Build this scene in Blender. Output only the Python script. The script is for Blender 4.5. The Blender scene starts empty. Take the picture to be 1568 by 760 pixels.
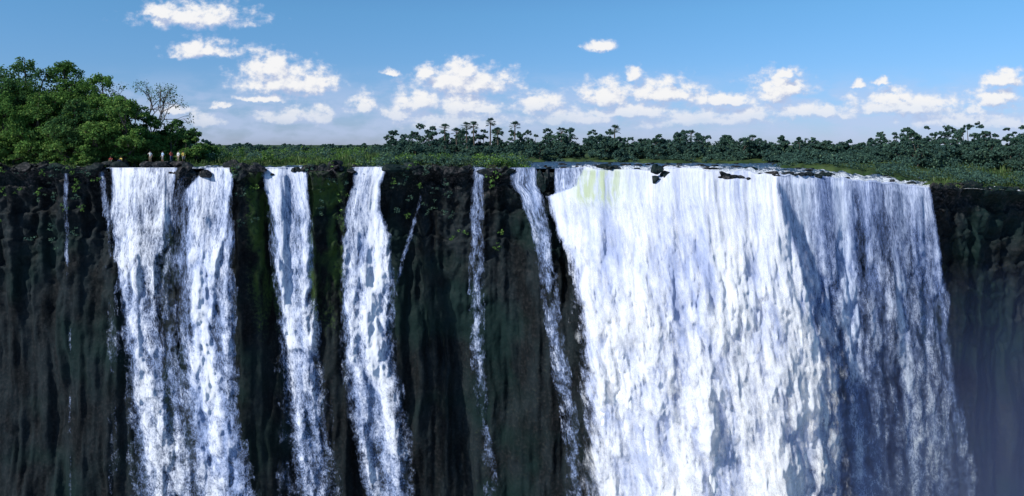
import bpy, bmesh, math, random
import numpy as np
from mathutils import Vector
F=1120.0; HZ=222.0; CZ=3.0
sc=bpy.context.scene
# ------------------------------------------------------------------ helpers
TAB=[np.random.default_rng(100+i).random((256,256)) for i in range(6)]
def vn(x,y,s=0):
    T=TAB[s%6]; x=np.asarray(x,float)+17.3*s; y=np.asarray(y,float)+9.1*s
    xi=np.floor(x).astype(int); yi=np.floor(y).astype(int)
    fx=x-xi; fy=y-yi; fx=fx*fx*(3-2*fx); fy=fy*fy*(3-2*fy)
    a=T[xi%256,yi%256]; b=T[(xi+1)%256,yi%256]; c=T[xi%256,(yi+1)%256]; d=T[(xi+1)%256,(yi+1)%256]
    return (a*(1-fx)+b*fx)*(1-fy)+(c*(1-fx)+d*fx)*fy
def fbm(x,y,s=0,o=4):
    r=0;a=.5;t=0
    for i in range(o):
        r=r+a*vn(np.asarray(x)*2**i,np.asarray(y)*2**i,s+i); t+=a; a*=.5
    return r/t
def sst(a,b,x):
    t=np.clip((np.asarray(x,float)-a)/(b-a),0,1); return t*t*(3-2*t)
def comets(u,v,w,h,s):
    """downward pointing clumps of falling water with trailing tails"""
    gu=u/w; gv=v/h; out=np.zeros_like(gu)
    iu=np.floor(gu).astype(int); iv=np.floor(gv).astype(int)
    A=TAB[s%6];B=TAB[(s+1)%6];C=TAB[(s+2)%6]
    for du in (-1,0,1):
        for dv in (-1,0,1,2):
            cu=iu+du; cv=iv+dv
            px=cu+A[cu%256,cv%256]; py=cv+B[cu%256,cv%256]; sz=.55+.6*C[cu%256,cv%256]
            ddx=(gu-px)/(.7*sz); ddy=(gv-py)
            yy=np.where(ddy>0,ddy/.4,ddy/1.3)
            ddx=ddx*np.where(ddy<0,1+.3*np.clip(-ddy,0,1.2),1)
            val=sz*np.clip(1-(ddx*ddx+yy*yy),0,1)**1.1
            out=np.maximum(out,val)
    return out
def link(o,parent=None):
    sc.collection.objects.link(o)
    if parent: o.parent=parent
    return o
def mesh_np(name,V,Fc,mats=(),attrs=None,uv=None,smooth=True,parent=None,mi=None):
    me=bpy.data.meshes.new(name); V=np.asarray(V,np.float32); Fc=np.asarray(Fc,np.int32)
    m,k=Fc.shape
    me.vertices.add(len(V)); me.vertices.foreach_set('co',V.ravel())
    me.loops.add(m*k); me.loops.foreach_set('vertex_index',Fc.ravel())
    me.polygons.add(m); me.polygons.foreach_set('loop_start',np.arange(0,m*k,k,dtype=np.int32))
    me.update(calc_edges=True)
    me.polygons.foreach_set('use_smooth',np.full(m,smooth))
    if mi is not None: me.polygons.foreach_set('material_index',np.asarray(mi,np.int32))
    for n,a in (attrs or {}).items():
        a=np.asarray(a,np.float32)
        if a.ndim==1:
            t=me.attributes.new(n,'FLOAT','POINT'); t.data.foreach_set('value',a)
        else:
            t=me.attributes.new(n,'FLOAT_VECTOR','POINT'); t.data.foreach_set('vector',a.ravel())
    for mt in mats: me.materials.append(mt)
    me.update()
    o=bpy.data.objects.new(name,me); link(o,parent); return o
def grid_faces(nr,nc):
    i=np.arange(nr*nc).reshape(nr,nc)
    return np.stack([i[:-1,:-1],i[:-1,1:],i[1:,1:],i[1:,:-1]],-1).reshape(-1,4)
# ------------------------------------------------------------------ node helper
class NT:
    def __init__(s,nt): s.nt=nt; s.n=nt.nodes; s.l=nt.links
    def add(s,t,**k):
        nd=s.n.new(t)
        for a,b in k.items():
            setattr(nd,a,b)
        return nd
    def set(s,inp,v):
        if isinstance(v,bpy.types.NodeSocket): s.l.new(v,inp)
        elif isinstance(v,bpy.types.Node): s.l.new(v.outputs[0],inp)
        else: inp.default_value=v
    def math(s,op,a,b=0.0,c=None,clamp=False):
        n=s.add('ShaderNodeMath',operation=op,use_clamp=clamp); s.set(n.inputs[0],a); s.set(n.inputs[1],b)
        if c is not None: s.set(n.inputs[2],c)
        return n.outputs[0]
    def vm(s,op,a,b=(0,0,0)):
        n=s.add('ShaderNodeVectorMath',operation=op); s.set(n.inputs[0],a)
        if op!='SCALE': s.set(n.inputs[1],b)
        return n.outputs['Value'] if op in('LENGTH','DOT_PRODUCT') else n.outputs[0]
    def mr(s,v,a,b,c=0.0,d=1.0,smooth=True):
        n=s.add('ShaderNodeMapRange',interpolation_type='SMOOTHSTEP' if smooth else 'LINEAR')
        for i,x in enumerate((v,a,b,c,d)): s.set(n.inputs[i],x)
        return n.outputs[0]
    def mix(s,f,a,b,mode='MIX'):
        n=s.add('ShaderNodeMix',data_type='RGBA',blend_type=mode); s.set(n.inputs[0],f); s.set(n.inputs[6],a); s.set(n.inputs[7],b)
        return n.outputs[2]
    def noise(s,vec,scale,detail=4,rough=.55,dist=0):
        n=s.add('ShaderNodeTexNoise'); s.set(n.inputs['Vector'],vec); n.inputs['Scale'].default_value=scale
        n.inputs['Detail'].default_value=detail; n.inputs['Roughness'].default_value=rough; n.inputs['Distortion'].default_value=dist
        return n.outputs[0]
def c4(*c): return (c[0],c[1],c[2],1)
def newmat(name):
    m=bpy.data.materials.new(name); m.use_nodes=True; m.node_tree.nodes.clear()
    t=NT(m.node_tree); t.out=t.add('ShaderNodeOutputMaterial'); return m,t
def plain(name,col,rough=.8,var=.25,scale=8):
    m,t=newmat(name); g=t.add('ShaderNodeTexCoord').outputs['Object']
    n=t.noise(g,scale,3); k=t.mr(n,.3,.7,1-var,1+var)
    cc=t.vm('SCALE',(col[0],col[1],col[2])); t.l.new(k,cc.node.inputs['Scale'])
    b=t.add('ShaderNodeBsdfPrincipled'); t.l.new(cc,b.inputs['Base Color']); b.inputs['Roughness'].default_value=rough
    t.l.new(b.outputs[0],t.out.inputs[0]); return m
# ------------------------------------------------------------------ materials
def leafmat(name,c1,c2,c3,tl=.35):
    m,t=newmat(name)
    a=t.add('ShaderNodeAttribute',attribute_name='tint'); 
    x=t.add('ShaderNodeSeparateXYZ'); t.l.new(a.outputs['Vector'],x.inputs[0])
    col=t.mix(x.outputs[0],c4(*c1),c4(*c2)); col=t.mix(x.outputs[1],col,c4(*c3))
    sc_=t.vm('SCALE',col); t.l.new(t.mr(x.outputs[2],0.,1.,.6,1.4,False),sc_.node.inputs['Scale'])
    d=t.add('ShaderNodeBsdfDiffuse'); t.l.new(sc_,d.inputs[0])
    tr=t.add('ShaderNodeBsdfTranslucent'); t.l.new(sc_,tr.inputs[0])
    mx=t.add('ShaderNodeMixShader'); mx.inputs[0].default_value=tl; t.l.new(d.outputs[0],mx.inputs[1]); t.l.new(tr.outputs[0],mx.inputs[2])
    t.l.new(mx.outputs[0],t.out.inputs[0]); return m
M_leaf=leafmat('leaf_near',(.065,.15,.045),(.14,.27,.06),(.24,.35,.09))
M_leafD=leafmat('leaf_dark',(.045,.11,.045),(.10,.20,.06),(.16,.25,.07))
M_leafF=leafmat('leaf_far_hazed',(.05,.105,.095),(.09,.165,.11),(.14,.21,.12))  # bluish greens: distance haze painted into the leaf colour
M_grass=leafmat('grass_blades',(.05,.10,.035),(.095,.165,.05),(.20,.25,.11))
M_bark=plain('bark',(.09,.07,.055))
def rockmat():
    m,t=newmat('wet_basalt'); g=t.add('ShaderNodeTexCoord').outputs['Object']
    mp=t.vm('MULTIPLY',g,(1,1,.28))
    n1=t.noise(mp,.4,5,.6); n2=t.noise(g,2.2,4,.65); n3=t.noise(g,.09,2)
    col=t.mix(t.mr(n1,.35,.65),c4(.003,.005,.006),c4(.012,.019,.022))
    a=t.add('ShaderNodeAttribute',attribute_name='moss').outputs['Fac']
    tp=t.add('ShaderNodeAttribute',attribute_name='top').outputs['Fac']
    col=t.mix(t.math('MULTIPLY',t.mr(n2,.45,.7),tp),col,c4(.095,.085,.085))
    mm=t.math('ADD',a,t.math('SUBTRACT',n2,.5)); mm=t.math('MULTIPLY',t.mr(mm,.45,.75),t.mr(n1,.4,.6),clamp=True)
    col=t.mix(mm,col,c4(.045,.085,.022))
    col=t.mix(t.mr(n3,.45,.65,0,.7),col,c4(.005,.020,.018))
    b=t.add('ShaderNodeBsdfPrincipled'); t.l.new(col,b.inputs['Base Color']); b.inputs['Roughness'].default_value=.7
    b.inputs['Specular IOR Level'].default_value=.12
    bp=t.add('ShaderNodeBump'); bp.inputs['Strength'].default_value=.6; bp.inputs['Distance'].default_value=.5
    t.l.new(t.math('ADD',n1,t.math('MULTIPLY',n2,.4)),bp.inputs['Height']); t.l.new(bp.outputs[0],b.inputs['Normal'])
    t.l.new(b.outputs[0],t.out.inputs[0]); return m
M_rock=rockmat()
def groundmat():
    m,t=newmat('bank_ground'); g=t.add('ShaderNodeTexCoord').outputs['Object']
    n1=t.noise(g,.15,4); n2=t.noise(g,1.3,4)
    col=t.mix(t.mr(n1,.4,.6),c4(.03,.06,.02),c4(.06,.095,.03)); col=t.mix(t.mr(n2,.5,.75,0,.5),col,c4(.09,.09,.055))
    a=t.add('ShaderNodeAttribute',attribute_name='rocky').outputs['Fac']
    rc=t.mix(n2,c4(.008,.01,.012),c4(.06,.055,.05))
    col=t.mix(t.mr(t.math('ADD',a,t.math('SUBTRACT',n2,.5)),.4,.6),col,rc)
    b=t.add('ShaderNodeBsdfPrincipled'); t.l.new(col,b.inputs['Base Color']); b.inputs['Roughness'].default_value=.95
    b.inputs['Specular IOR Level'].default_value=.1
    t.l.new(b.outputs[0],t.out.inputs[0]); return m
M_ground=groundmat()
def rivermat():
    m,t=newmat('river_water'); g=t.add('ShaderNodeTexCoord').outputs['Object']
    mp=t.vm('MULTIPLY',g,(1,.45,1))
    n1=t.noise(mp,.5,5,.7); n2=t.noise(mp,2.4,4,.7)
    a=t.add('ShaderNodeAttribute',attribute_name='foam').outputs['Fac']
    f=t.math('ADD',a,t.math('ADD',t.math('MULTIPLY',t.math('SUBTRACT',n1,.5),2.2),t.math('MULTIPLY',t.math('SUBTRACT',n2,.5),1.8)))
    f=t.mr(f,.35,.75)
    col=t.mix(f,c4(.045,.09,.15),c4(.75,.80,.86))
    b=t.add('ShaderNodeBsdfPrincipled'); t.l.new(col,b.inputs['Base Color'])
    t.l.new(t.mr(f,0.,1.,.35,.9,False),b.inputs['Roughness'])
    bp=t.add('ShaderNodeBump'); bp.inputs['Strength'].default_value=1.; bp.inputs['Distance'].default_value=1.
    t.l.new(t.math('ADD',n1,t.math('MULTIPLY',n2,.6)),bp.inputs['Height']); t.l.new(bp.outputs[0],b.inputs['Normal'])
    t.l.new(b.outputs[0],t.out.inputs[0]); return m
M_river=rivermat()
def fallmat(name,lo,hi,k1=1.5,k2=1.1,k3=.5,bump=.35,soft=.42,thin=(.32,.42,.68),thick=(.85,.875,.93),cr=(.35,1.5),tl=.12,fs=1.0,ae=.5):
    """aerated water: soft wrapped diffuse (foam scatters light through itself) over a wispy alpha;
    less aerated strands are bluer and darker than dense foam; shade between columns and billows is painted in"""
    m,t=newmat(name)
    uv=t.add('ShaderNodeAttribute',attribute_name='flow').outputs['Vector']
    d=t.add('ShaderNodeAttribute',attribute_name='dens').outputs['Fac']
    ar=t.add('ShaderNodeAttribute',attribute_name='painted_shade').outputs['Fac']
    gr=t.add('ShaderNodeAttribute',attribute_name='crest').outputs['Fac']
    n1=t.noise(t.vm('MULTIPLY',uv,(1.2*fs,1.3*fs,1)),1,4,.62,.3)
    n2=t.noise(t.vm('MULTIPLY',uv,(5.5*fs,4.5*fs,1)),1,3,.7,.2)
    n3=t.noise(t.vm('MULTIPLY',uv,(14,15,1)),1,1,.7)
    s=t.math('ADD',t.math('MULTIPLY',t.math('SUBTRACT',n1,.5),k1),t.math('MULTIPLY',t.math('SUBTRACT',n2,.5),k2))
    s=t.math('ADD',s,t.math('MULTIPLY',t.math('SUBTRACT',n3,.5),k3))
    ds=t.math('ADD',d,s); a=t.mr(ds,lo,hi)
    af=t.math('ADD',ds,t.math('MULTIPLY',t.math('SUBTRACT',ar,.5),ae*2))  # painted shade shifts the water colour
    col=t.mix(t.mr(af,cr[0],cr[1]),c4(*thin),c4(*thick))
    col=t.mix(t.math('MULTIPLY',gr,t.mr(n1,.35,.6),clamp=True),col,c4(.50,.58,.40))
    df=t.add('ShaderNodeBsdfDiffuse'); t.l.new(col,df.inputs[0])
    tr=t.add('ShaderNodeBsdfTranslucent'); t.l.new(col,tr.inputs[0])
    bp=t.add('ShaderNodeBump'); bp.inputs['Strength'].default_value=bump; bp.inputs['Distance'].default_value=.45
    h=t.math('ADD',n1,t.math('MULTIPLY',n2,.6)); h=t.math('ADD',h,t.math('MULTIPLY',n3,.2))
    t.l.new(h,bp.inputs['Height'])
    nv=t.vm('ADD',t.vm('MULTIPLY',bp.outputs[0],(1-soft,)*3),(-.42*soft,-.72*soft,.55*soft)); nv=t.vm('NORMALIZE',nv)
    t.l.new(nv,df.inputs['Normal'])
    mx=t.add('ShaderNodeMixShader'); mx.inputs[0].default_value=tl; t.l.new(df.outputs[0],mx.inputs[1]); t.l.new(tr.outputs[0],mx.inputs[2])
    tp=t.add('ShaderNodeBsdfTransparent')
    m2=t.add('ShaderNodeMixShader'); t.l.new(a,m2.inputs[0]); t.l.new(tp.outputs[0],m2.inputs[1]); t.l.new(mx.outputs[0],m2.inputs[2])
    t.l.new(m2.outputs[0],t.out.inputs[0]); return m
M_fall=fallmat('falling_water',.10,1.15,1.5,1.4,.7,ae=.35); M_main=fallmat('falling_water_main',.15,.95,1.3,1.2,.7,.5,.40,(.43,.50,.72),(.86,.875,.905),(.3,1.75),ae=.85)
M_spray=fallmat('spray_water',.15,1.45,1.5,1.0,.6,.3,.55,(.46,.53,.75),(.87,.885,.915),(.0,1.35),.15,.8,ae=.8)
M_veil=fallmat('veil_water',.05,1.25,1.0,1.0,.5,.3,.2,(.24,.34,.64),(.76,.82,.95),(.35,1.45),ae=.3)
# ------------------------------------------------------------------ terrain functions
LC=[(-2600,240,255),(-900,150,255),(-200,114,255),(0,112,256),(160,110,257),(350,109,257),(600,112,256),(700,112,257),(830,108,257),(900,103,258),(1000,99,259),(1100,97,262),(1190,97,266),(1300,101,275),(1415,105,287),(1562,108,290),(1800,112,290),(2500,140,280),(4200,240,262)]
lpx=np.array([c[0] for c in LC],float); lY=np.array([c[1] for c in LC],float); lZ=np.array([CZ-(c[2]-HZ)*c[1]/F for c in LC])
def lipY(px): return np.interp(px,lpx,lY)+2.0*(fbm(np.asarray(px)/26.,0*np.asarray(px)+3,2,4)-.5)
def lipZ(px):
    px=np.asarray(px,float); return np.interp(px,lpx,lZ)+1.1*(fbm(px/26.,0*px+8,5,4)-.5)*sst(820,880,px)
def waterZ(px,t):
    return lipZ(px)+( -.45-lipZ(px))*sst(0,30,t)
CH=[(165,262),(285,352),(402,470),(540,592),(724,742),(780,818)]
def landmask(px,t):
    px=np.asarray(px,float); t=np.asarray(t,float)
    n=(fbm(px/60.,t/9.,1,4)-.5)
    left=sst(0,1,(800-px)/12+n*4)
    gap=sst(30,0,np.abs(px-575)+60*n)*sst(22,14,t)
    L=left*(1-gap)
    for a,b in CH:
        c=sst(-6,4,px-a)*sst(-6,4,b-px)*sst(7,4,t+8*n); L=L*(1-c)
    far=sst(-5,4,t-44+30*n)
    right=sst(0,1,(px-1190)/30+n*3)*sst(0,1,(t-(4+(1425-px)*.07)+9*n)/2)
    right=np.maximum(right,sst(1418,1430,px+20*n))
    return np.clip(np.maximum(np.maximum(L,far),right),0,1)
def groundZ(px,t):
    L=landmask(px,t); px=np.asarray(px,float)
    rise=.35+.5*sst(2,25,t)*(px<600)+.9*(fbm(px/16.,np.asarray(t)/2.2,4,4)-.5)
    rise=rise+(1.5*(fbm(px/11.,0*px+2,1,3)-.5)-.15)*sst(3,0,t)
    return waterZ(px,t)+(L*rise-(1-L)*.7)+.5*sst(150,1500,t)
def W(px,t,dz=0):
    Y=lipY(px)+t; return np.array([(px-784)/F*Y,Y,groundZ(px,t)+dz])
pxs=np.concatenate([np.linspace(-2600,-200,60),np.linspace(-195,1795,900),np.linspace(1800,4200,60)])
ts=np.concatenate([np.linspace(0,20,60),np.linspace(20.6,120,120),np.geomspace(122,9000,60)])
PX,T=np.meshgrid(pxs,ts); YY=lipY(PX)+T; XX=(PX-784)/F*YY; ZZ=groundZ(PX,T)
rocky=np.maximum(sst(4,0,T),1-sst(0,.6,landmask(PX,T)))
mesh_np('ground',np.stack([XX,YY,ZZ],-1).reshape(-1,3),grid_faces(*PX.shape),[M_ground],{'rocky':rocky.ravel()})
tr=ts[ts<300]; PX,T=np.meshgrid(pxs,tr); YY=lipY(PX)+T; XX=(PX-784)/F*YY
ZZ=waterZ(PX,T)-.12+(.24+.45*sst(25,3,T))*(fbm(XX/1.6,YY/1.2,3,4)-.5)*2*sst(0,1,T)
foam=.12+.5*sst(12,1,T)*sst(840,900,PX)+.35*sst(50,0,T)*sst(800,1000,PX)+.4*sst(6,0,T)*(PX<800)
mesh_np('river',np.stack([XX,YY,ZZ],-1).reshape(-1,3),grid_faces(*PX.shape),[M_river],{'foam':foam.ravel()})
# ------------------------------------------------------------------ cliff
cp=np.concatenate([np.linspace(-2600,-250,90),np.linspace(-245,1845,1000),np.linspace(1850,4200,90)])
dz=np.concatenate([np.linspace(0,14,70),np.linspace(14.3,80,180)])
PX,D=np.meshgrid(cp,dz)
ly=lipY(PX); XL=(PX-784)/F*ly
wx=XL+2.5*(fbm(XL/6,D/9,1)-.5); 
col=fbm(wx/2.2,D/22.,2,3); big=fbm(wx/9,D/30.,0,3)
led=D+2.5*(fbm(XL/4,D*0+5,3,3)); frac=(led/4.2)%1; upk=sst(30,3,D)
out=-3.2*col*sst(0,2,D)-2.2*big*sst(0,6,D)+1.3*upk*(1-frac)*vn(XL/4,np.floor(led/4.2),4)-.6+(.5+1.5*upk)*(fbm(XL/1.3,D/1.6,5,4)-.5)*sst(0,1,D)
pil=np.zeros_like(PX)
for a,b,h in ((356,398,2.6),(474,534,3.8),(262,286,1.6),(820,848,2.2),(-60,95,1.2)):
    k=sst(a-8,a+8,PX)*sst(b+8,b-8,PX); pil=np.maximum(pil,k*h*(1-.7*sst(4,34,D)))
out=out+pil*sst(0,.8,D)
out-=1.0*upk*sst(.55,.8,fbm(XL/5,D/5,3,3))*sst(1,4,D)
Y=ly-out*sst(-.01,1.2,D); Z=groundZ(PX,0*PX)-D
Z=Z+.35*(fbm(XL/1.1,D/1.1,4,3)-.5)*sst(0,1,D)
X=(PX-784)/F*ly
moss=.05+.7*sst(350,390,PX)*sst(545,520,PX)*sst(40,14,D)+.35*sst(700,600,PX)*sst(3,0,D)+.3*sst(590,680,PX)*sst(900,860,PX)*sst(8,30,D)
top=.15+.85*sst(6,.5,D)
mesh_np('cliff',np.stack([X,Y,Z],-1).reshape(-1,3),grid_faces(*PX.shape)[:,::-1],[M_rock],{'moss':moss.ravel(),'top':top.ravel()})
mesh_np('gorge_river',[(-900,-200,-76),(900,-200,-76),(900,300,-76),(-900,300,-76)],[(0,1,2,3)],[M_river],{'foam':[.6]*4})
# ------------------------------------------------------------------ waterfalls
def make_fall(name,p0,p1,ribbons,k=.8,amp=1.0,seed=0,out0=.5,step=1.4,dmax=62,back=2.5,offs=0,ddens=0,mat=None,crest=None,cw=1.6,lean=None,kfun=None,ed=1.0,calm=0,colv=0,es=18,warp=.7,e0=6,cd=(.34,.26)):
    px=np.arange(p0,p1,step); s=np.concatenate([np.linspace(-back,0,10)[:-1],np.linspace(0,3,26)[:-1],np.arange(3,dmax,.24)])
    PX,S=np.meshgrid(px,s); D=np.maximum(S,0); B=np.maximum(-S,0)
    ly=np.interp(PX,lpx,lY) + (lipY(PX)-np.interp(PX,lpx,lY))*.8
    kk=k if kfun is None else k*kfun(PX)
    rnd=(out0+kk*np.sqrt(D))*sst(0,1.2,D)
    Y=ly+B*1.0-rnd-offs*sst(0,3,D); Z=waterZ(PX,B)-D-.02
    XL=(PX-784)/F*ly
    py=HZ+(CZ-Z)*F/Y
    wob=(15*(fbm(XL/2.2,D/5,seed,4)-.5)+12*(fbm(XL/.7,D/1.6,seed+1,3)-.5))*(.25+.75*sst(0,16,D))*sst(0,1,D)*ed
    r0=lean or [(r[0],(r[1]+r[2])/2) for r in ribbons[0]]; ln=np.interp(py,[r[0] for r in r0],[r[1] for r in r0])
    U=(PX-ln)/F*100+40*seed+50; Vv=D
    dens=np.zeros_like(PX)
    for r in ribbons:
        ys=[q[0] for q in r]; xl=np.interp(py,ys,[q[1] for q in r]); xr=np.interp(py,ys,[q[2] for q in r]); dn=np.interp(py,ys,[q[3] for q in r])
        e=e0+es*sst(2,35,D)
        e=np.minimum(e,(xr-xl)*.5+1)
        pr=np.clip(np.minimum((PX+wob-xl)/e,(xr-PX-wob)/e)+.35,0,1)
        pr=pr*np.where(py<ys[0]-4,sst(ys[0]-14,ys[0]-3,py),1)
        dens=np.maximum(dens,dn*pr)
    W1=U+warp*(fbm(U/1.5,Vv/4,seed+1,3)-.5)
    c1=comets(W1,Vv+1.5*fbm(U/.8,Vv/3,seed,2),cw,cw*2.3,seed); c2=comets(W1*1.03+7,Vv+3,cw*.42,cw*.9,seed+2); c3=comets(W1+3,Vv*1.02,cw*2.6,13.,seed+3)
    gro=sst(0,18,D); sm=1-calm*sst(25,50,D)
    st=fbm(U/.6,Vv/9,seed,4)-.5
    disp=amp*(gro*(1.0*c1*sm+.5*c2*sm*(cd[1]/.26)+1.4*c3)+.8*st*(1-.5*gro)*sst(0,1,D)+gro*sm*1.1*(fbm(U/.9,Vv/1.2,seed+2,5)-.5))
    disp*=np.clip(dens*1.2,.15,1)
    Y=Y-disp; X=(PX-784)/F*(Y+disp*.7)
    X=X+.25*amp*gro*(fbm(U/.8,Vv/1.3,seed+4,3)-.5)
    dens=dens+ddens+(cd[0]*(c1-.45)+cd[1]*(c2-.4)+.15*(c3-.5))*gro*sm*np.where(dens>.05,1,0)
    if colv: dens=dens+np.where(dens>.05,1,0)*colv*(fbm(U/1.8,Vv/45,seed+2,4)-.5)
    dens=np.where(dens<.06,-1,dens)
    dens=dens-1.2*sst(.4,1,B/back)
    painted_shade=.5+1.1*(fbm(W1/2.6,Vv/38,seed+2,4)-.5)+gro*(.45*(c1-.4)+.2*(c2-.35)+.5*(c3-.5)+.9*(fbm(W1/1.6,Vv/3.5,seed,5)-.5))  # painted shade: soft darker streaks between bright columns and billows
    painted_shade=np.clip(painted_shade,0,1)
    cr=np.zeros_like(PX) if crest is None else crest(PX,py)
    flow=np.stack([W1,.13*Vv+.0055*Vv*Vv-B*.3,0*U+seed],-1)
    Fc=grid_faces(*PX.shape)
    dd=dens.ravel(); keep=(dd[Fc].max(1)>-.5); Fc=Fc[keep]
    used,inv=np.unique(Fc,return_inverse=True); Fc=inv.reshape(-1,4)
    V=np.stack([X,Y,Z],-1).reshape(-1,3)[used]
    return mesh_np(name,V,Fc[:,::-1],[mat or M_fall],{'dens':dd[used],'painted_shade':painted_shade.ravel()[used],'crest':cr.ravel()[used],'flow':flow.reshape(-1,3)[used]})
LS=dict(cd=(.24,.08),amp=.6,cw=1.9)
R1=[[(255,168,272,1.0),(330,172,262,.8),(400,176,250,.85),(500,183,250,.85),(600,196,264,.72),(760,204,284,.58),(900,215,300,.5)],
    [(255,318,356,1.15),(290,282,356,.9),(330,284,352,.8),(400,286,340,.9),(500,288,330,1.),(600,290,348,.9),(700,294,375,.68),(760,298,394,.58),(900,300,400,.5)],
    [(258,255,330,.0),(300,240,356,.38),(420,240,362,.44),(600,250,360,.52),(760,262,385,.57),(900,262,400,.5)],
    [(262,150,160,.55),(330,156,170,.5),(420,165,180,.2)]]
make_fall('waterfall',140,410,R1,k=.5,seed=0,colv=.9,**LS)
R2=[[(262,400,472,1.05),(300,408,472,.95),(340,416,476,.85),(450,426,478,.95),(600,442,500,.75),(760,458,518,.58),(900,470,520,.5)],
    [(330,408,430,.5),(450,414,440,.4),(600,424,456,.4),(760,430,470,.38),(900,430,480,.35)]]
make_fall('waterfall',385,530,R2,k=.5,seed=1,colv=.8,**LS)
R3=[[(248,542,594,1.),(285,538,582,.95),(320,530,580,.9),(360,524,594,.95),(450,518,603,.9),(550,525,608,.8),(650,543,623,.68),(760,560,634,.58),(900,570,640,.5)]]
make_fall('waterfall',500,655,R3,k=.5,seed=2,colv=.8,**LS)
R4=[[(255,724,742,.68),(330,720,740,.45),(450,719,740,.4),(560,722,742,.36),(640,733,750,.3),(760,742,765,.22)]]
make_fall('waterfall',705,780,R4,k=.35,seed=3,amp=.4,out0=.35,ed=.3)
R4b=[[(305,641,646,.42),(345,630,636,.42),(400,612,619,.36),(430,606,614,.2),(450,606,614,0)]]
make_fall('waterfall',600,652,R4b,k=.3,seed=4,amp=.2,out0=.9,back=.5,ed=.15)
R4c=[[(262,98,106,.52),(300,97,104,.47),(400,100,106,.27),(470,104,110,.1)]]
make_fall('waterfall',85,120,R4c,k=.3,seed=5,amp=.2,out0=1.2,back=.5,ed=.15)
R5=[[(252,780,822,.62),(283,782,822,.68),(300,796,832,.82),(350,812,842,.57),(420,826,852,.44),(520,840,862,.4),(640,858,882,.35),(760,870,905,.3)]]
make_fall('waterfall',765,905,R5,k=.6,seed=4,amp=.5,out0=.6,ed=.5)
R5b=[[(252,850,905,.7),(300,848,905,.75),(312,848,905,.7),(328,848,905,0)]]
make_fall('waterfall',835,915,R5b,k=.6,seed=5,amp=.5,out0=.6,ed=.5,lean=[(200,870),(900,880)],dmax=12)
R6=[[(250,896,1192,1.2),(285,880,1192,1.2),(300,838,1194,1.2),(330,846,1200,1.25),(400,872,1226,1.25),(460,884,1245,1.25),(520,893,1258,1.25),(600,898,1266,1.25),(660,904,1262,1.2),(700,912,1250,1.15),(760,920,1240,1.1),(900,930,1235,1.05)]]
R7=[[(258,1170,1416,.9),(300,1175,1420,.75),(350,1175,1432,.64),(420,1180,1448,.57),(500,1180,1452,.52),(600,1180,1470,.48),(700,1180,1488,.46),(760,1180,1500,.45),(900,1180,1515,.45)],
    [(258,1395,1418,.8),(350,1400,1436,.72),(420,1412,1450,.7),(520,1420,1456,.6),(620,1440,1474,.55),(760,1465,1504,.5),(900,1470,1510,.5)],
    [(258,1180,1312,1.0),(400,1200,1318,.85),(500,1215,1315,.72),(640,1225,1305,.66),(760,1225,1300,.6)]]
def crest(px,py): return sst(868,890,px)*sst(985,930,px)*sst(335,300,py)*sst(255,264,py)
ML=[(240,1060),(300,1062),(760,1125),(900,1140)]
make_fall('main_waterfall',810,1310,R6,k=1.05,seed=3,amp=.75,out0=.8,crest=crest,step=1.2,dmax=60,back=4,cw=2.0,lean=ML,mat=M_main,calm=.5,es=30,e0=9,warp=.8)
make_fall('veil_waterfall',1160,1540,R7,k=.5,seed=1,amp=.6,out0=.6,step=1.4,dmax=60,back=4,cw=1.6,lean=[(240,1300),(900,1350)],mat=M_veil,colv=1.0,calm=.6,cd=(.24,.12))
R6s=[[(310,855,1194,.5),(330,860,1205,.5),(400,874,1232,.55),(460,884,1255,.62),(520,888,1280,.72),(600,890,1296,.82),(680,894,1298,.92),(760,896,1298,1.0),(900,896,1300,1.)]]
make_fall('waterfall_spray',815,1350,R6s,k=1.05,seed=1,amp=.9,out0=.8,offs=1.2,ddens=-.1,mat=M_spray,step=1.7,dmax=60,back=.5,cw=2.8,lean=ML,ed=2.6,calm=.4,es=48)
# ------------------------------------------------------------------ mist volumes (nested, so the spray thickens downwards)
m_mist,t=newmat('mist'); v=t.add('ShaderNodeVolumeScatter'); v.inputs['Color'].default_value=(.34,.45,1,1); v.inputs['Density'].default_value=.0026; v.inputs['Anisotropy'].default_value=.1
t.l.new(v.outputs[0],t.out.inputs['Volume'])
def mist(x0,dz,y0):
    xs=np.linspace(x0,95,30); top=-70+54*sst(x0,44,xs)-dz*sst(x0,40,xs)
    bm=bmesh.new(); rows=[]
    for x,tz in zip(xs,top):
        rows.append([bm.verts.new((x,y0,tz-4)),bm.verts.new((x,125-dz*.1,tz+3)),bm.verts.new((x,125-dz*.1,-75)),bm.verts.new((x,y0,-75))])
    for a,b in zip(rows[:-1],rows[1:]):
        for i in range(4): bm.faces.new((a[i],a[(i+1)%4],b[(i+1)%4],b[i]))
    bm.faces.new(rows[0][::-1]); bm.faces.new(rows[-1]); bmesh.ops.recalc_face_normals(bm,faces=bm.faces)
    me=bpy.data.meshes.new('mist'); bm.to_mesh(me); bm.free()
    me.materials.append(m_mist); link(bpy.data.objects.new('mist',me))
mist(-10,0,60); mist(-2,9,62); mist(4,18,64)
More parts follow.
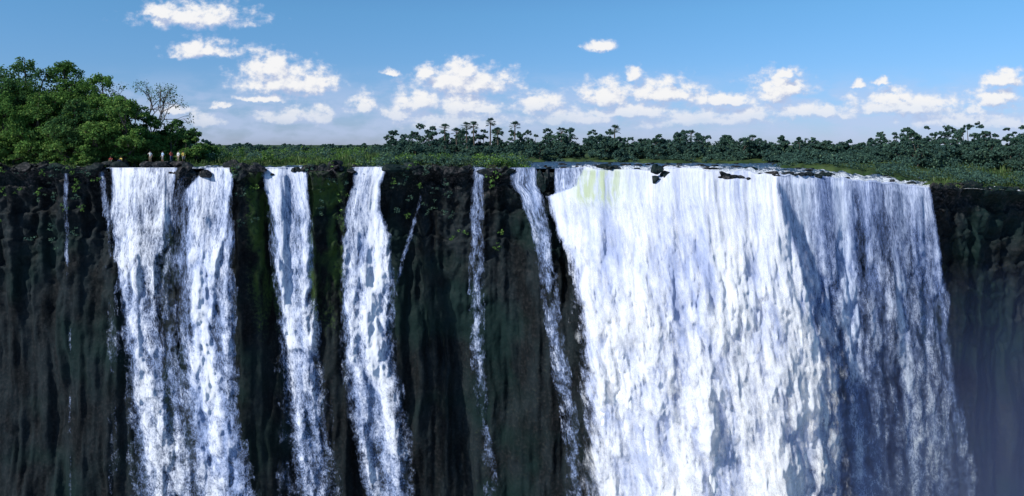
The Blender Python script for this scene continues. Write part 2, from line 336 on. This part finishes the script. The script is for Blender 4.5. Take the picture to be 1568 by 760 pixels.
# ------------------------------------------------------------------ vegetation
def rdir(r,n):
    v=r.normal(size=(n,3)); return v/np.linalg.norm(v,axis=1,keepdims=True)
class Geo:
    def __init__(s): s.V=[];s.F=[];s.T=[];s.M=[];s.n=0
    def add(s,V,Fc,T,mi):
        s.V.append(V); s.F.append(Fc+s.n); s.T.append(T); s.M.append(np.full(len(Fc),mi)); s.n+=len(V)
    def leaves(s,r,C,R,per,size,tint=None,mi=0,yellow=.15):
        C=np.asarray(C,float); n=len(C)*per
        R=np.broadcast_to(np.asarray(R,float),(len(C),3))
        cc=np.repeat(C,per,0); rr=np.repeat(R,per,0)
        d=rdir(r,n); p=cc+d*rr*(r.random((n,1))**.45)
        nn=d+.9*rdir(r,n)+np.array([0,0,.35]); a=np.cross(nn,rdir(r,n)); a/=np.linalg.norm(a,axis=1,keepdims=True)+1e-6
        b=np.cross(nn,a); b/=np.linalg.norm(b,axis=1,keepdims=True)+1e-6
        sz=size*(.6+.8*r.random((n,1)))
        a*=sz*.5; b*=sz*.34
        V=np.stack([p-a,p+b,p+a,p-b],1).reshape(-1,3)
        Fc=np.arange(4*n).reshape(-1,4)
        ct=r.random(len(C)) if tint is None else tint
        t=np.stack([np.repeat(ct,per)*.8+.2*r.random(n),(r.random(n)<yellow)*r.random(n),r.random(n)],-1)
        s.add(V,Fc,np.repeat(t,4,0),mi)
    def tube(s,pts,rad,mi=1,k=6):
        pts=np.asarray(pts,float); rows=[]
        for i,p in enumerate(pts):
            d=pts[min(i+1,len(pts)-1)]-pts[max(i-1,0)]; d/=np.linalg.norm(d)+1e-9
            u=np.cross(d,[.3,.9,.1]); u/=np.linalg.norm(u); w=np.cross(d,u)
            an=np.arange(k)/k*2*math.pi
            rows.append(p+rad[i]*(np.cos(an)[:,None]*u+np.sin(an)[:,None]*w))
        V=np.concatenate(rows); i=np.arange(len(pts)-1)[:,None]*k; j=np.arange(k)[None]
        Fc=np.stack([i+j,i+(j+1)%k,i+k+(j+1)%k,i+k+j],-1).reshape(-1,4)
        s.add(V,Fc,np.full((len(V),3),.5),mi)
    def build(s,name,mats):
        return mesh_np(name,np.concatenate(s.V),np.concatenate(s.F),mats,{'tint':np.concatenate(s.T)},smooth=False,mi=np.concatenate(s.M))
def tree_geo(g,r,base,H,R,lobes=11,cl=24,per=26,leaf=.34,crown=.22,yellow=.15,trunk=True):
    base=np.asarray(base,float)
    c=base+np.array([0,0,H*(.5+crown/2)]); hz=H*(.5-crown/2)
    L=[]
    for i in range(lobes):
        d=rdir(r,1)[0]; q=(.3+.5*r.random())
        L.append(c+d*np.array([R,R,hz])*q)
    L.append(c+np.array([0,0,hz*.78]))
    for l in L:
        lr=R*(.30+.18*r.random()); lr=min(lr,base[2]+H+.3-l[2]) if base[2]+H-l[2]>.8 else lr*.6
        dd=rdir(r,cl); dd[:,2]=np.abs(dd[:,2])*.9-.25*(r.random(cl))
        C=l+dd*lr*(.55+.45*r.random((cl,1)))
        lt=np.clip(r.random()*.8+.3*(r.random(cl)-.5),0,1)
        g.leaves(r,C,np.array([lr*.32,lr*.32,lr*.22]),per,leaf,tint=lt,yellow=yellow)
        if trunk:
            fk=base+np.array([r.normal()*.2,r.normal()*.2,H*(.18+.2*r.random())])
            mid=(fk+l)/2+r.normal(size=3)*R*.06+np.array([0,0,-.03*H])
            g.tube([fk,mid,l,l+(l-c)*.25],[.02*H,.012*H,.006*H,.003*H],k=5)
    if trunk:
        g.tube([base-np.array([0,0,.5]),base+np.array([.1,0,H*.2]),base+np.array([-.1,.1,H*.42]),c],[.033*H,.026*H,.018*H,.01*H],k=8)
def topH(px,t,py):
    w=W(px,t); return w,(CZ-(py-HZ)*w[1]/F)-w[2]
def one_tree(name,px,t,py,Rpx,seed,mats=(M_leaf,M_bark),**k):
    w,H=topH(px,t,py); r=np.random.default_rng(seed); g=Geo()
    tree_geo(g,r,(0,0,0),H,Rpx*w[1]/F,**k); o=g.build(name,list(mats)); o.location=w; return o
one_tree('broadleaf_tree',-30,9,90,75,1,lobes=22,crown=.05,per=30,mats=(M_leafD,M_bark))
one_tree('broadleaf_tree',38,8,88,64,2,lobes=26,crown=.05,per=30,mats=(M_leafD,M_bark))
one_tree('broadleaf_tree',98,11,93,66,3,lobes=28,crown=.08,per=30)
one_tree('broadleaf_tree',156,9,112,54,4,lobes=28,crown=.0,per=30)
one_tree('broadleaf_tree',192,6,146,44,5,lobes=22,crown=-.1,yellow=.4)
one_tree('broadleaf_tree',60,4,140,54,6,lobes=22,crown=-.1,yellow=.3)
one_tree('broadleaf_tree',5,3,140,52,16,lobes=18,crown=-.1)
one_tree('broadleaf_tree',118,5,150,50,7,lobes=20,crown=-.1,yellow=.3,mats=(M_leafD,M_bark))
one_tree('broadleaf_tree',-120,9,92,80,8,lobes=16,crown=.05)
one_tree('broadleaf_tree',272,14,184,42,9,lobes=18,crown=-.1,mats=(M_leafD,M_bark))
one_tree('broadleaf_tree',230,12,178,36,19,lobes=16,crown=-.1)
def shrub(px,t,py,Rpx,seed,yl=.5,m=M_leaf): return one_tree('bush',px,t,py,Rpx,seed,lobes=12,cl=20,per=20,leaf=.28,crown=-.3,yellow=yl,mats=(m,M_bark))
for i,a in enumerate([(20,3,192,40),(60,2.5,200,36),(150,4,185,40),(100,3,200,36),(205,7,188,32),(262,9,203,26),(300,9,208,26),(215,9,205,22),(135,2.5,212,26),(318,12,222,20),(-10,3,205,30),(285,8,212,20),(175,6,200,28),(240,10,205,22)]): shrub(*a,40+i)
def bare(px,t,py):
    w,H=topH(px,t,py); r=np.random.default_rng(5); g=Geo(); ends=[]
    def rec(p,d,l,rad,n):
        q=p+d*l; m=(p+q)/2+r.normal(size=3)*l*.05
        g.tube([p,m,q],[rad,rad*.85,rad*.68],k=5,mi=1)
        if n==0: ends.append(q); return
        for i in range(3 if n>2 else 2+int(r.random()<.4)):
            nd=d+r.normal(size=3)*.42; nd[2]+=.12; nd/=np.linalg.norm(nd); rec(q,nd,l*(.68+.2*r.random()),rad*.62,n-1)
    rec(np.zeros(3),np.array([.05,0,1.]),H*.27,.26,5)
    ends=np.array(ends); mx=ends[:,2].max(); 
    g.leaves(r,ends[r.random(len(ends))<.85],.65,11,.22)
    o=g.build('bare_tree',[M_leafD,M_bark]); o.location=w; s=H/mx; o.scale=(s,s,s)
bare(214,13,128)
def palm(px,t,py,seed):
    w,H=topH(px,t,py); r=np.random.default_rng(seed); g=Geo(); hr=1.2; H=H-hr*.9
    b=r.normal()*.3
    g.tube([(0,0,-1),(b*.3,0,H*.35),(b*.8,0,H*.7),(b,0,H)],[.2,.16,.16,.13],k=7)
    top=np.array([b,0,H])
    for i in range(26):
        az=r.random()*6.283; el=-.5+1.9*r.random(); d=np.array([math.cos(az)*math.cos(el),math.sin(az)*math.cos(el),math.sin(el)])
        L=hr*(.6+.2*r.random()); c=top+d*L; g.tube([top,top+d*L*.5,c],[.03,.025,.02],k=3,mi=1)
        side=np.cross(d,[0,0,1.]); side/=np.linalg.norm(side)+1e-6; up=np.cross(side,d)
        for k in range(9):
            a=(k-4)*.28; e=d*math.cos(a)+side*math.sin(a); tip=c+e*.7*hr-np.array([0,0,.15+.15*r.random()]); m=c+e*.35
            wv=np.cross(e,up)*.07; V=np.array([c,m+wv,tip,m-wv]); g.add(V,np.array([[0,1,2,3]]),np.tile([r.random(),.1,r.random()],(4,1)),0)
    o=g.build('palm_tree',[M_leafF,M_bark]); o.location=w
for i,(px,py,t) in enumerate([(751,182,62),(681,191,58),(716,188,60),(727,187,66),(788,187,64),(764,196,60),(942,192,66),(859,196,62),(700,197,56),(1057,201,70),(1150,208,70)]): palm(px,t,py,70+i)
# distant tree line
r=np.random.default_rng(21); g=Geo()
sky_prof=[(540,232),(575,223),(600,207),(640,191),(700,196),(760,198),(800,200),(830,195),(870,203),(930,204),(990,208),(1050,202),(1100,208),(1180,213),(1240,209),(1290,219),(1340,207),(1390,194),(1460,189),(1520,197),(1562,193),(1700,190),(1900,194)]
spx=[a[0] for a in sky_prof]; spy=[a[1] for a in sky_prof]
def ft(px,t,py,Rm,per=22,cl=13,leaf=.42,lobes=9,mi=0):
    w,H=topH(px,t,py)
    if H<1.5: H=1.5
    tree_geo(g,r,w,H,Rm,lobes=lobes,cl=cl,per=per,leaf=leaf,crown=-.15,yellow=.12,trunk=(r.random()<.5))
for px in np.arange(572,1900,14):
    p=px+r.normal()*5; ft(p,52+35*r.random(),np.interp(p,spx,spy)+abs(r.normal())*8-2+(r.random()<.15)*-5,1.7+2.9*r.random())
for px in np.arange(585,1850,13):
    p=px+r.normal()*6; t=(26 if (p<800 or p>1230) else 48)+10*r.random(); ft(p,t,max(np.interp(p,spx,spy)+14,213)+r.random()*12,1.7+1.4*r.random(),per=16,leaf=.36)
for px in np.arange(1400,1850,16):
    p=px+r.normal()*6; ft(p,12+12*r.random(),208+r.random()*22,2.+1.*r.random(),per=16,leaf=.34)
for px in np.arange(-260,600,22):
    p=px+r.normal()*6; ft(p,100+60*r.random(),223 if p>320 else 215,4+r.random()*2,per=12,leaf=.6)
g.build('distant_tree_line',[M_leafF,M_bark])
g=Geo(); r=np.random.default_rng(31)
def sh(px,t,hgt,Rm,per=14,leaf=.3,yl=.4,mi=0):
    w=W(px,t); n=10; C=w+r.normal(size=(n,3))*np.array([Rm*.5,Rm*.5,0])+np.stack([0*r.random(n),0*r.random(n),hgt*(.2+.6*r.random(n))],-1)
    g.leaves(r,C,np.array([Rm*.4,Rm*.4,hgt*.3]),per,leaf,yellow=yl,mi=mi)
for i in range(220):
    sh(585+r.random()*215,1.5+r.random()**1.5*40,.7+r.random()*1.1,1.+r.random()*1.2,mi=0 if r.random()<.6 else 2)
for i in range(210):
    sh(310+r.random()*280,4+r.random()*70,.6+2.0*r.random()**2,.8+1.2*r.random(),yl=.5,mi=2 if r.random()<.5 else 0)
for i in range(260):
    p=1195+r.random()*620; t=max(1.5,(1425-p)*.08+5)+r.random()**1.4*50; sh(p,t,1.+1.3*r.random(),1.3+1.3*r.random(),yl=.1)
for i in range(90):
    p=-200+r.random()*500
    if 155<p<295: continue
    sh(p,1.5+r.random()*6,.6+.8*r.random(),.9+.6*r.random(),yl=.5,mi=2)
for i in range(40):
    p=800+r.random()*400; sh(p,42+r.random()*14,.8+1.*r.random(),1.+1.*r.random(),yl=.1)
for a,b in ((356,398),(474,534),(598,720),(-60,95),(100,160),(745,778)):
    for i in range(int((b-a)/6)):
        p=a+r.random()*(b-a); w=W(p,.2); dd=r.random()**2*12; w=w+np.array([0,-1.2-.5*r.random(),-dd]); C=w+r.normal(size=(4,3))*.35
        g.leaves(r,C,np.array([.35,.3,.25]),10,.24,yellow=.3,mi=2 if r.random()<.4 else 0)
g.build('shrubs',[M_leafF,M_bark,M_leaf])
def grass():
    r=np.random.default_rng(3); n=24000
    a=int(n*.9)
    px=np.concatenate([-200+r.random(a)*990,1430+r.random(n-a)*360]); t=.3+r.random(n)**1.8*75
    keep=(landmask(px,t)>.7)&~((px>160)&(px<292)&(t<6)&(r.random(n)<.95)); px=px[keep]; t=t[keep]; n=len(px)
    Y=lipY(px)+t; B=np.stack([(px-784)/F*Y,Y,groundZ(px,t)-.05],-1)
    clump=fbm(px/15,t/3,2,2)
    h=(.2+.5*r.random(n)*clump*2)*(.4+sst(0,5,t))
    k=3
    B=np.repeat(B,k,0)+r.normal(size=(n*k,3))*np.array([.15,.15,0]); h=np.repeat(h,k)
    an=r.random(n*k)*6.28; w=np.stack([np.cos(an),np.sin(an),0*an],-1)*.07*(1+np.repeat(t,k)[:,None]/40)
    lean=r.normal(size=(n*k,3))*.18*h[:,None]; up=np.stack([0*h,0*h,h],-1)
    V=np.stack([B-w,B+w,B+up*.7+lean*.5+w*.7,B+up+lean],1).reshape(-1,3)
    tt=np.stack([np.repeat(clump,k),(r.random(n*k)<.4)*r.random(n*k),r.random(n*k)],-1)
    mesh_np('grass',V,np.arange(4*n*k).reshape(-1,4),[M_grass],{'tint':np.repeat(tt,4,0)},smooth=False)
grass()
# ------------------------------------------------------------------ rocks
def rock_geo(bm,c,s,seed):
    r=random.Random(seed); res=bmesh.ops.create_icosphere(bm,subdivisions=3,radius=1)
    pl=[(Vector((r.gauss(0,1),r.gauss(0,1),r.gauss(0,1))).normalized(),.4+.4*r.random()) for _ in range(12)]
    for v in res['verts']:
        p=v.co.copy()
        for nrm,dd in pl:
            q=p.dot(nrm)
            if q>dd: p-=nrm*(q-dd)
        v.co=Vector((c[0]+p.x*s[0],c[1]+p.y*s[1],c[2]+p.z*s[2]))
def rocks(name,items):
    bm=bmesh.new()
    for i,(c,s) in enumerate(items): rock_geo(bm,c,s,i*7+len(items))
    me=bpy.data.meshes.new(name); bm.to_mesh(me); bm.free(); me.materials.append(M_rock)
    a=me.attributes.new('top','FLOAT','POINT'); a.data.foreach_set('value',np.full(len(me.vertices),.8,np.float32))
    a=me.attributes.new('moss','FLOAT','POINT'); a.data.foreach_set('value',np.full(len(me.vertices),.25,np.float32))
    link(bpy.data.objects.new(name,me))
its=[]; r=np.random.default_rng(9)
for i in range(380):
    p=-150+r.random()*960
    if any(a<p<b for a,b in CH) and r.random()<.85: continue
    t=-.9+r.random()**1.5*3.8; w=W(p,max(t,0)); w[1]+=min(t,0); s=.3+.9*r.random()**2.5
    if 160<p<292: s=min(s,.3)
    its.append((w+[0,0,-.2-(.5*r.random() if t<0 else 0)],(s*1.5,s*1.2,s*.85)))
for i in range(70):
    p=1422+r.random()*300; w=W(p,.0+r.random()*2); s=.3+.6*r.random(); its.append((w+[0,0,-.1],(s*1.4,s,s*.7)))
rocks('lip_rocks',its)
its=[]
for i in range(110):
    p=830+r.random()*590; t=.3+r.random()**1.8*40; Y=float(lipY(p)+t); s=.25+.5*r.random()**2; its.append((((p-784)/F*Y,Y,float(waterZ(p,t))-.0),(s*1.8,s*1.4,s*.7)))
rocks('river_rocks',its)
def rk(px,t,py,s,n=5):
    q=random.Random(int(px)); L=[]
    Y=float(lipY(px)+t); c=((px-784)/F*Y,Y,CZ-(py-HZ)*Y/F)
    for i in range(n):
        f=.45+.4*q.random(); L.append(((c[0]+q.uniform(-.7,.7)*s[0],c[1]+q.uniform(-.3,.3)*s[1],c[2]+q.uniform(-.55,.45)*s[2]),(s[0]*f,s[1]*f,s[2]*f)))
    rocks('rock',L)
rk(488,-.6,264,(2.4,1.6,1.5)); rk(515,-.5,260,(1.8,1.4,1.3)); rk(375,-.6,264,(2.0,1.4,1.8)); rk(286,-.6,262,(1.4,1.2,1.3))
rk(836,-1.6,277,(1.1,1.2,2.2)); rk(1012,-1.5,266,(1.4,1.,1.4)); rk(1118,-1.3,271,(2.0,1.,.9)); rk(1140,-1.3,275,(1.2,1.,.7)); rk(452,-.3,260,(1.,1,.7)); rk(1235,.3,268,(1.3,1,.5)); rk(930,.3,257,(1.,1,.5))
# ------------------------------------------------------------------ people
M_skin=plain('skin',(.16,.085,.055),.6,.1); M_skin2=plain('skin_light',(.42,.26,.19),.6,.1); M_hair=plain('hair',(.015,.012,.01),.7,.2); M_shoe=plain('shoe',(.04,.03,.025))
def cloth(n,c): return plain(n,c,.9,.15,20)
M_pants=[cloth('trousers_khaki',(.32,.26,.18)),cloth('trousers_navy',(.05,.07,.14)),cloth('shorts_grey',(.25,.25,.25))]
M_eye=plain('eye',(.02,.015,.012),.3,.05)
def person(px,t,pose,shirt,pants,skin,yaw,seed):
    w=W(px,t); r=random.Random(seed)
    gz=max(float(w[2]),.12); rocks('rock',[((w[0],w[1]-.1,gz-.12),(1.5,1.3,.6))]); w[2]=gz+.22
    if pose=='stand':
        P=dict(pel=(0,0,.93),spine=(0,.01,1.12),chest=(0,.0,1.32),neck=(0,0,1.47),head=(0,-.015,1.60),crown=(0,0,1.70),
          hL=(.09,0,.90),kL=(.11,-.02,.50),aL=(.12,.02,.09),fL=(.13,-.15,.04),hR=(-.09,0,.90),kR=(-.10,-.05,.50),aR=(-.11,0,.09),fR=(-.13,-.17,.04),
          sL=(.18,0,1.40),eL=(.26,.03,1.13),wL=(.25,-.08,.89),sR=(-.18,0,1.40),eR=(-.27,.02,1.13),wR=(-.22,-.13,.92))
        if seed%2: P['eR']=(-.30,-.08,1.18); P['wR']=(-.17,-.28,1.28)
    else:
        P=dict(pel=(0,0,.14),spine=(0,.0,.33),chest=(0,-.05,.53),neck=(0,-.08,.68),head=(0,-.11,.81),crown=(0,-.10,.91),
          hL=(.09,-.03,.12),kL=(.15,-.40,.42),aL=(.12,-.55,.08),fL=(.13,-.70,.04),hR=(-.09,-.03,.12),kR=(-.16,-.42,.40),aR=(-.14,-.60,.08),fR=(-.15,-.75,.04),
          sL=(.18,-.05,.60),eL=(.24,-.22,.40),wL=(.12,-.42,.50),sR=(-.18,-.05,.60),eR=(-.25,-.22,.40),wR=(-.12,-.44,.48))
    E=[('pel','spine','shirt'),('spine','chest','shirt'),('chest','neck','shirt'),('neck','head','skin'),('head','crown','hair')]
    for s in 'LR': E+=[('pel','h'+s,'pants'),('h'+s,'k'+s,'pants'),('k'+s,'a'+s,'pants' if pants!=2 else 'skin'),('a'+s,'f'+s,'shoe'),('chest','s'+s,'shirt'),('s'+s,'e'+s,'shirt'),('e'+s,'w'+s,'skin')]
    rad=dict(pel=.145,spine=.125,chest=.14,neck=.055,head=.095,crown=.07,h=.09,k=.06,a=.042,f=.035,s=.062,e=.042,w=.027)
    for s in 'LR':
        e=Vector(P['e'+s]); wv=Vector(P['w'+s]); d=(wv-e).normalized(); sd=d.cross(Vector((0,1,.2))).normalized()
        P['p'+s]=tuple(wv+d*.07); E.append(('w'+s,'p'+s,'skin'))
        for k,(o,l) in enumerate(((-.03,.07),(-.01,.085),(.01,.08),(.03,.06))):
            b=wv+d*.09+sd*o; P[f'q{k}{s}']=tuple(b); P[f'r{k}{s}']=tuple(b+d*l+Vector((0,-.025,0))); E+= [('p'+s,f'q{k}{s}','skin'),(f'q{k}{s}',f'r{k}{s}','skin')]
        P['t'+s]=tuple(wv+d*.05-sd*.055); E.append(('w'+s,'t'+s,'skin'))
    names=list(P); idx={n:i for i,n in enumerate(names)}
    me=bpy.data.meshes.new('body'); me.from_pydata([P[n] for n in names],[(idx[a],idx[b]) for a,b,_ in E],[])
    ob=bpy.data.objects.new('tmp',me); link(ob)
    md=ob.modifiers.new('s','SKIN'); md.use_smooth_shade=True
    for n in names:
        key=n if n in rad else n[0]; rr=rad.get(key,.024 if key=='p' else .009)
        sv=me.skin_vertices[0].data[idx[n]]; sv.radius=(rr,rr*(.8 if n in('pel','spine','chest') else 1)); sv.use_root=(n=='pel')
    ob.modifiers.new('ss','SUBSURF').levels=1
    dg=bpy.context.evaluated_depsgraph_get(); nm=bpy.data.meshes.new_from_object(ob.evaluated_get(dg)); bpy.data.objects.remove(ob)
    nm.materials.clear()
    mats=[shirt,M_pants[pants],skin,M_hair,M_shoe,M_eye]; lab={'shirt':0,'pants':1,'skin':2,'hair':3,'shoe':4}
    for m in mats: nm.materials.append(m)
    segs=[(np.array(P[a]),np.array(P[b]),lab[l]) for a,b,l in E]
    for f in nm.polygons:
        c=np.array(f.center); best=9;bl=0
        for a,b,l in segs:
            ab=b-a; q=np.clip(np.dot(c-a,ab)/np.dot(ab,ab),0,1); dd=np.linalg.norm(c-a-q*ab)
            if dd<best-1e-5: best=dd;bl=l
        f.material_index=bl
    bm=bmesh.new(); bm.from_mesh(nm); hc=Vector(P['head'])
    def blob(c,s,mi):
        res=bmesh.ops.create_uvsphere(bm,u_segments=10,v_segments=6,radius=1)
        for v in res['verts']: v.co=Vector(c)+Vector((v.co.x*s[0],v.co.y*s[1],v.co.z*s[2]))
        for f in {f for v in res['verts'] for f in v.link_faces}: f.material_index=mi
    blob(hc+Vector((0,.02,.05)),(.1,.105,.085),3); blob(hc+Vector((0,-.1,.0)),(.014,.022,.022),2)
    for sx in(-1,1): blob(hc+Vector((.034*sx,-.088,.02)),(.013,.01,.009),5); blob(hc+Vector((.095*sx,0,.0)),(.014,.025,.032),2)
    blob(hc+Vector((0,-.088,-.045)),(.026,.01,.007),5)
    bm.to_mesh(nm); bm.free(); nm.name='tourist'
    for p in nm.polygons: p.use_smooth=True
    o=bpy.data.objects.new('tourist',nm); o.location=w; o.rotation_euler=(0,0,yaw); link(o)
Wh=cloth('shirt_white',(.8,.8,.8)); Ye=cloth('shirt_yellow',(.75,.55,.12)); Re=cloth('shirt_red',(.55,.08,.06)); Bl=cloth('shirt_blue',(.45,.6,.8))
person(170,1.6,'sit',Re,0,M_skin,.3,1); person(186,1.3,'sit',Ye,1,M_skin,-.3,2)
person(230,1.6,'stand',Wh,0,M_skin2,.2,3); person(249,1.6,'stand',Bl,2,M_skin2,-.5,4); person(262,2.4,'stand',Re,1,M_skin,.8,5)
person(273,2.0,'stand',Wh,0,M_skin2,-.4,6); person(281,1.6,'stand',Ye,2,M_skin,.4,8)
# ------------------------------------------------------------------ clouds: a far curved glowing shell carrying the cloud layer
CL=[(300,22,92,20),(250,16,40,12),(315,74,54,14),(300,68,25,12),(435,118,78,26),(410,98,42,22),(485,128,32,15),(555,158,17,17),(597,109,14,5),(712,122,78,20),(705,104,38,17),(655,106,22,10),(920,68,25,8),
(640,150,34,18),(708,155,42,18),(735,165,32,10),(825,156,36,16),(966,114,17,11),(930,142,42,18),(1020,138,58,17),(1110,152,52,11),(1195,132,44,21),(1200,112,20,8),(1390,158,92,15),(1370,148,45,12),(1315,129,11,6),(1352,125,12,5),(1540,120,38,14),(1522,147,36,14),(1490,166,16,8),
(405,150,36,5),(312,184,30,9),(440,176,52,11),(490,176,18,15),(1070,180,110,12),(700,184,90,14),(870,180,70,12),(1250,170,60,12),(610,172,24,10),(1460,182,70,12),(960,168,70,12),(270,168,26,7),(340,160,16,4),(1150,172,40,12),(1540,185,40,12)]
grp=bpy.data.node_groups.new('cloud_field','ShaderNodeTree')
grp.interface.new_socket('P',in_out='INPUT',socket_type='NodeSocketVector'); grp.interface.new_socket('D',in_out='OUTPUT',socket_type='NodeSocketFloat')
G=NT(grp); gi=G.add('NodeGroupInput'); go=G.add('NodeGroupOutput'); P=gi.outputs[0]
n1=G.add('ShaderNodeTexNoise'); G.l.new(P,n1.inputs['Vector']); n1.inputs['Scale'].default_value=36; n1.inputs['Detail'].default_value=6; n1.inputs['Roughness'].default_value=.6
wv=G.vm('SUBTRACT',n1.outputs['Color'],(.5,.5,.5)); wv=G.vm('MULTIPLY',wv,(.038,.026,0)); q=G.vm('ADD',P,wv)
sx=G.add('ShaderNodeSeparateXYZ'); G.l.new(q,sx.inputs[0]); cb=G.add('ShaderNodeCombineXYZ'); G.l.new(sx.outputs[0],cb.inputs[0]); G.l.new(sx.outputs[1],cb.inputs[1]); G.l.new(sx.outputs[1],cb.inputs[2])
mn=None
for (x,y,a,b) in CL:
    kk=1.1 if y>120 else 1.0
    cx=(x-784)/F; cy=(HZ-(y+b*.45))/F
    v=G.vm('MAXIMUM',cb.outputs[0],(-99,cy,-99)); v=G.vm('MINIMUM',v,(99,99,cy)); v=G.vm('SUBTRACT',v,(cx,cy,cy)); v=G.vm('MULTIPLY',v,(F/(a*1.2*kk),F/(b*1.85*kk),F/(b*.75*kk)))
    l=G.vm('LENGTH',v); mn=l if mn is None else G.math('MINIMUM',mn,l)
n2=G.noise(G.vm('MULTIPLY',P,(1,1.3,1)),55,7,.6)
d=G.math('ADD',G.math('SUBTRACT',1.0,mn),G.math('MULTIPLY',G.math('SUBTRACT',n2,.5),1.8))
G.l.new(d,go.inputs[0])
def clouds():
    R=6000; an=np.radians(np.linspace(-52,52,60)); zs=np.linspace(-40,3400,12); A,Zz=np.meshgrid(an,zs)
    V=np.stack([R*np.sin(A),R*np.cos(A),Zz],-1).reshape(-1,3)
    m,t=newmat('cloud_layer'); tc=t.add('ShaderNodeTexCoord').outputs['Object']; sp=t.add('ShaderNodeSeparateXYZ'); t.l.new(tc,sp.inputs[0])
    cb2=t.add('ShaderNodeCombineXYZ'); A=t.math('DIVIDE',sp.outputs[0],sp.outputs[1]); Bv=t.math('DIVIDE',sp.outputs[2],sp.outputs[1]); t.l.new(A,cb2.inputs[0]); t.l.new(Bv,cb2.inputs[1])
    g1=t.add('ShaderNodeGroup',node_tree=grp); t.l.new(cb2.outputs[0],g1.inputs[0])
    g2=t.add('ShaderNodeGroup',node_tree=grp); t.l.new(t.vm('ADD',cb2.outputs[0],(-.007,.012,0)),g2.inputs[0])
    al=t.mr(g1.outputs[0],-.1,.65); al=t.math('MULTIPLY',al,t.mr(Bv,.01,.07,.4,1.))
    lit=t.mr(t.math('SUBTRACT',g1.outputs[0],g2.outputs[0]),-.55,.3)  # sunlit tops and shaded bases painted into the cloud colour
    ccol=t.mix(lit,c4(.45,.54,.77),c4(.97,.97,.98))
    n3=t.noise(t.vm('MULTIPLY',cb2.outputs[0],(1,2.6,1)),18,6,.55)
    band=t.math('MULTIPLY',t.mr(Bv,-.01,.02),t.mr(Bv,.115,.045)); band=t.math('MULTIPLY',band,t.mr(n3,.36,.60,.12,.6))
    col=t.mix(al,c4(.54,.64,.90),ccol)
    alpha=t.math('SUBTRACT',1.0,t.math('MULTIPLY',t.math('SUBTRACT',1.0,al),t.math('SUBTRACT',1.0,band)))
    e=t.add('ShaderNodeEmission'); t.l.new(col,e.inputs[0]); e.inputs[1].default_value=.95
    tp=t.add('ShaderNodeBsdfTransparent'); mx=t.add('ShaderNodeMixShader'); t.l.new(alpha,mx.inputs[0]); t.l.new(tp.outputs[0],mx.inputs[1]); t.l.new(e.outputs[0],mx.inputs[2]); t.l.new(mx.outputs[0],t.out.inputs[0])
    m.cycles.emission_sampling='NONE'
    mesh_np('clouds',V,grid_faces(len(zs),len(an)),[m])
clouds()
# ------------------------------------------------------------------ world
SUN=Vector((-.68,-.47,.62)).normalized()
w=bpy.data.worlds.new('World'); sc.world=w; w.use_nodes=True; w.node_tree.nodes.clear(); t=NT(w.node_tree)
tc=t.add('ShaderNodeTexCoord').outputs['Generated']; sp=t.add('ShaderNodeSeparateXYZ'); t.l.new(tc,sp.inputs[0])
sky=t.add('ShaderNodeTexSky',sky_type='NISHITA',sun_disc=False,sun_elevation=math.asin(SUN.z),sun_rotation=math.radians(235)); sky.altitude=900; sky.air_density=1.0; sky.dust_density=.3; sky.ozone_density=3
tint=t.add('ShaderNodeValToRGB'); t.l.new(t.math('MULTIPLY',sp.outputs[2],4.0),tint.inputs[0])
e=tint.color_ramp.elements; e[0].position=0; e[0].color=(.43,.52,.88,1); e[1].position=.7; e[1].color=(.50,.82,1,1)
sk=t.mix(1.0,sky.outputs[0],tint.outputs[0],'MULTIPLY')
b1=t.add('ShaderNodeBackground'); t.l.new(sk,b1.inputs[0]); b1.inputs[1].default_value=.122
wo=t.add('ShaderNodeOutputWorld'); t.l.new(b1.outputs[0],wo.inputs[0])
ld=bpy.data.lights.new('sun','SUN'); ld.energy=4.3; ld.angle=math.radians(.5); ld.color=(1,.96,.9)
lo=bpy.data.objects.new('sun',ld); lo.rotation_euler=SUN.to_track_quat('Z','Y').to_euler(); link(lo)
# ------------------------------------------------------------------ camera
cd=bpy.data.cameras.new('camera'); cam=bpy.data.objects.new('camera',cd); link(cam); cam.location=(0,0,CZ); cam.rotation_euler=(math.pi/2,0,0)
cd.sensor_width=36; cd.lens=F/1568*36; cd.shift_y=-158/1568; cd.clip_end=20000; cd.clip_start=.5; sc.camera=cam
sc.view_settings.view_transform='Standard'; sc.view_settings.look='None'; sc.view_settings.exposure=0
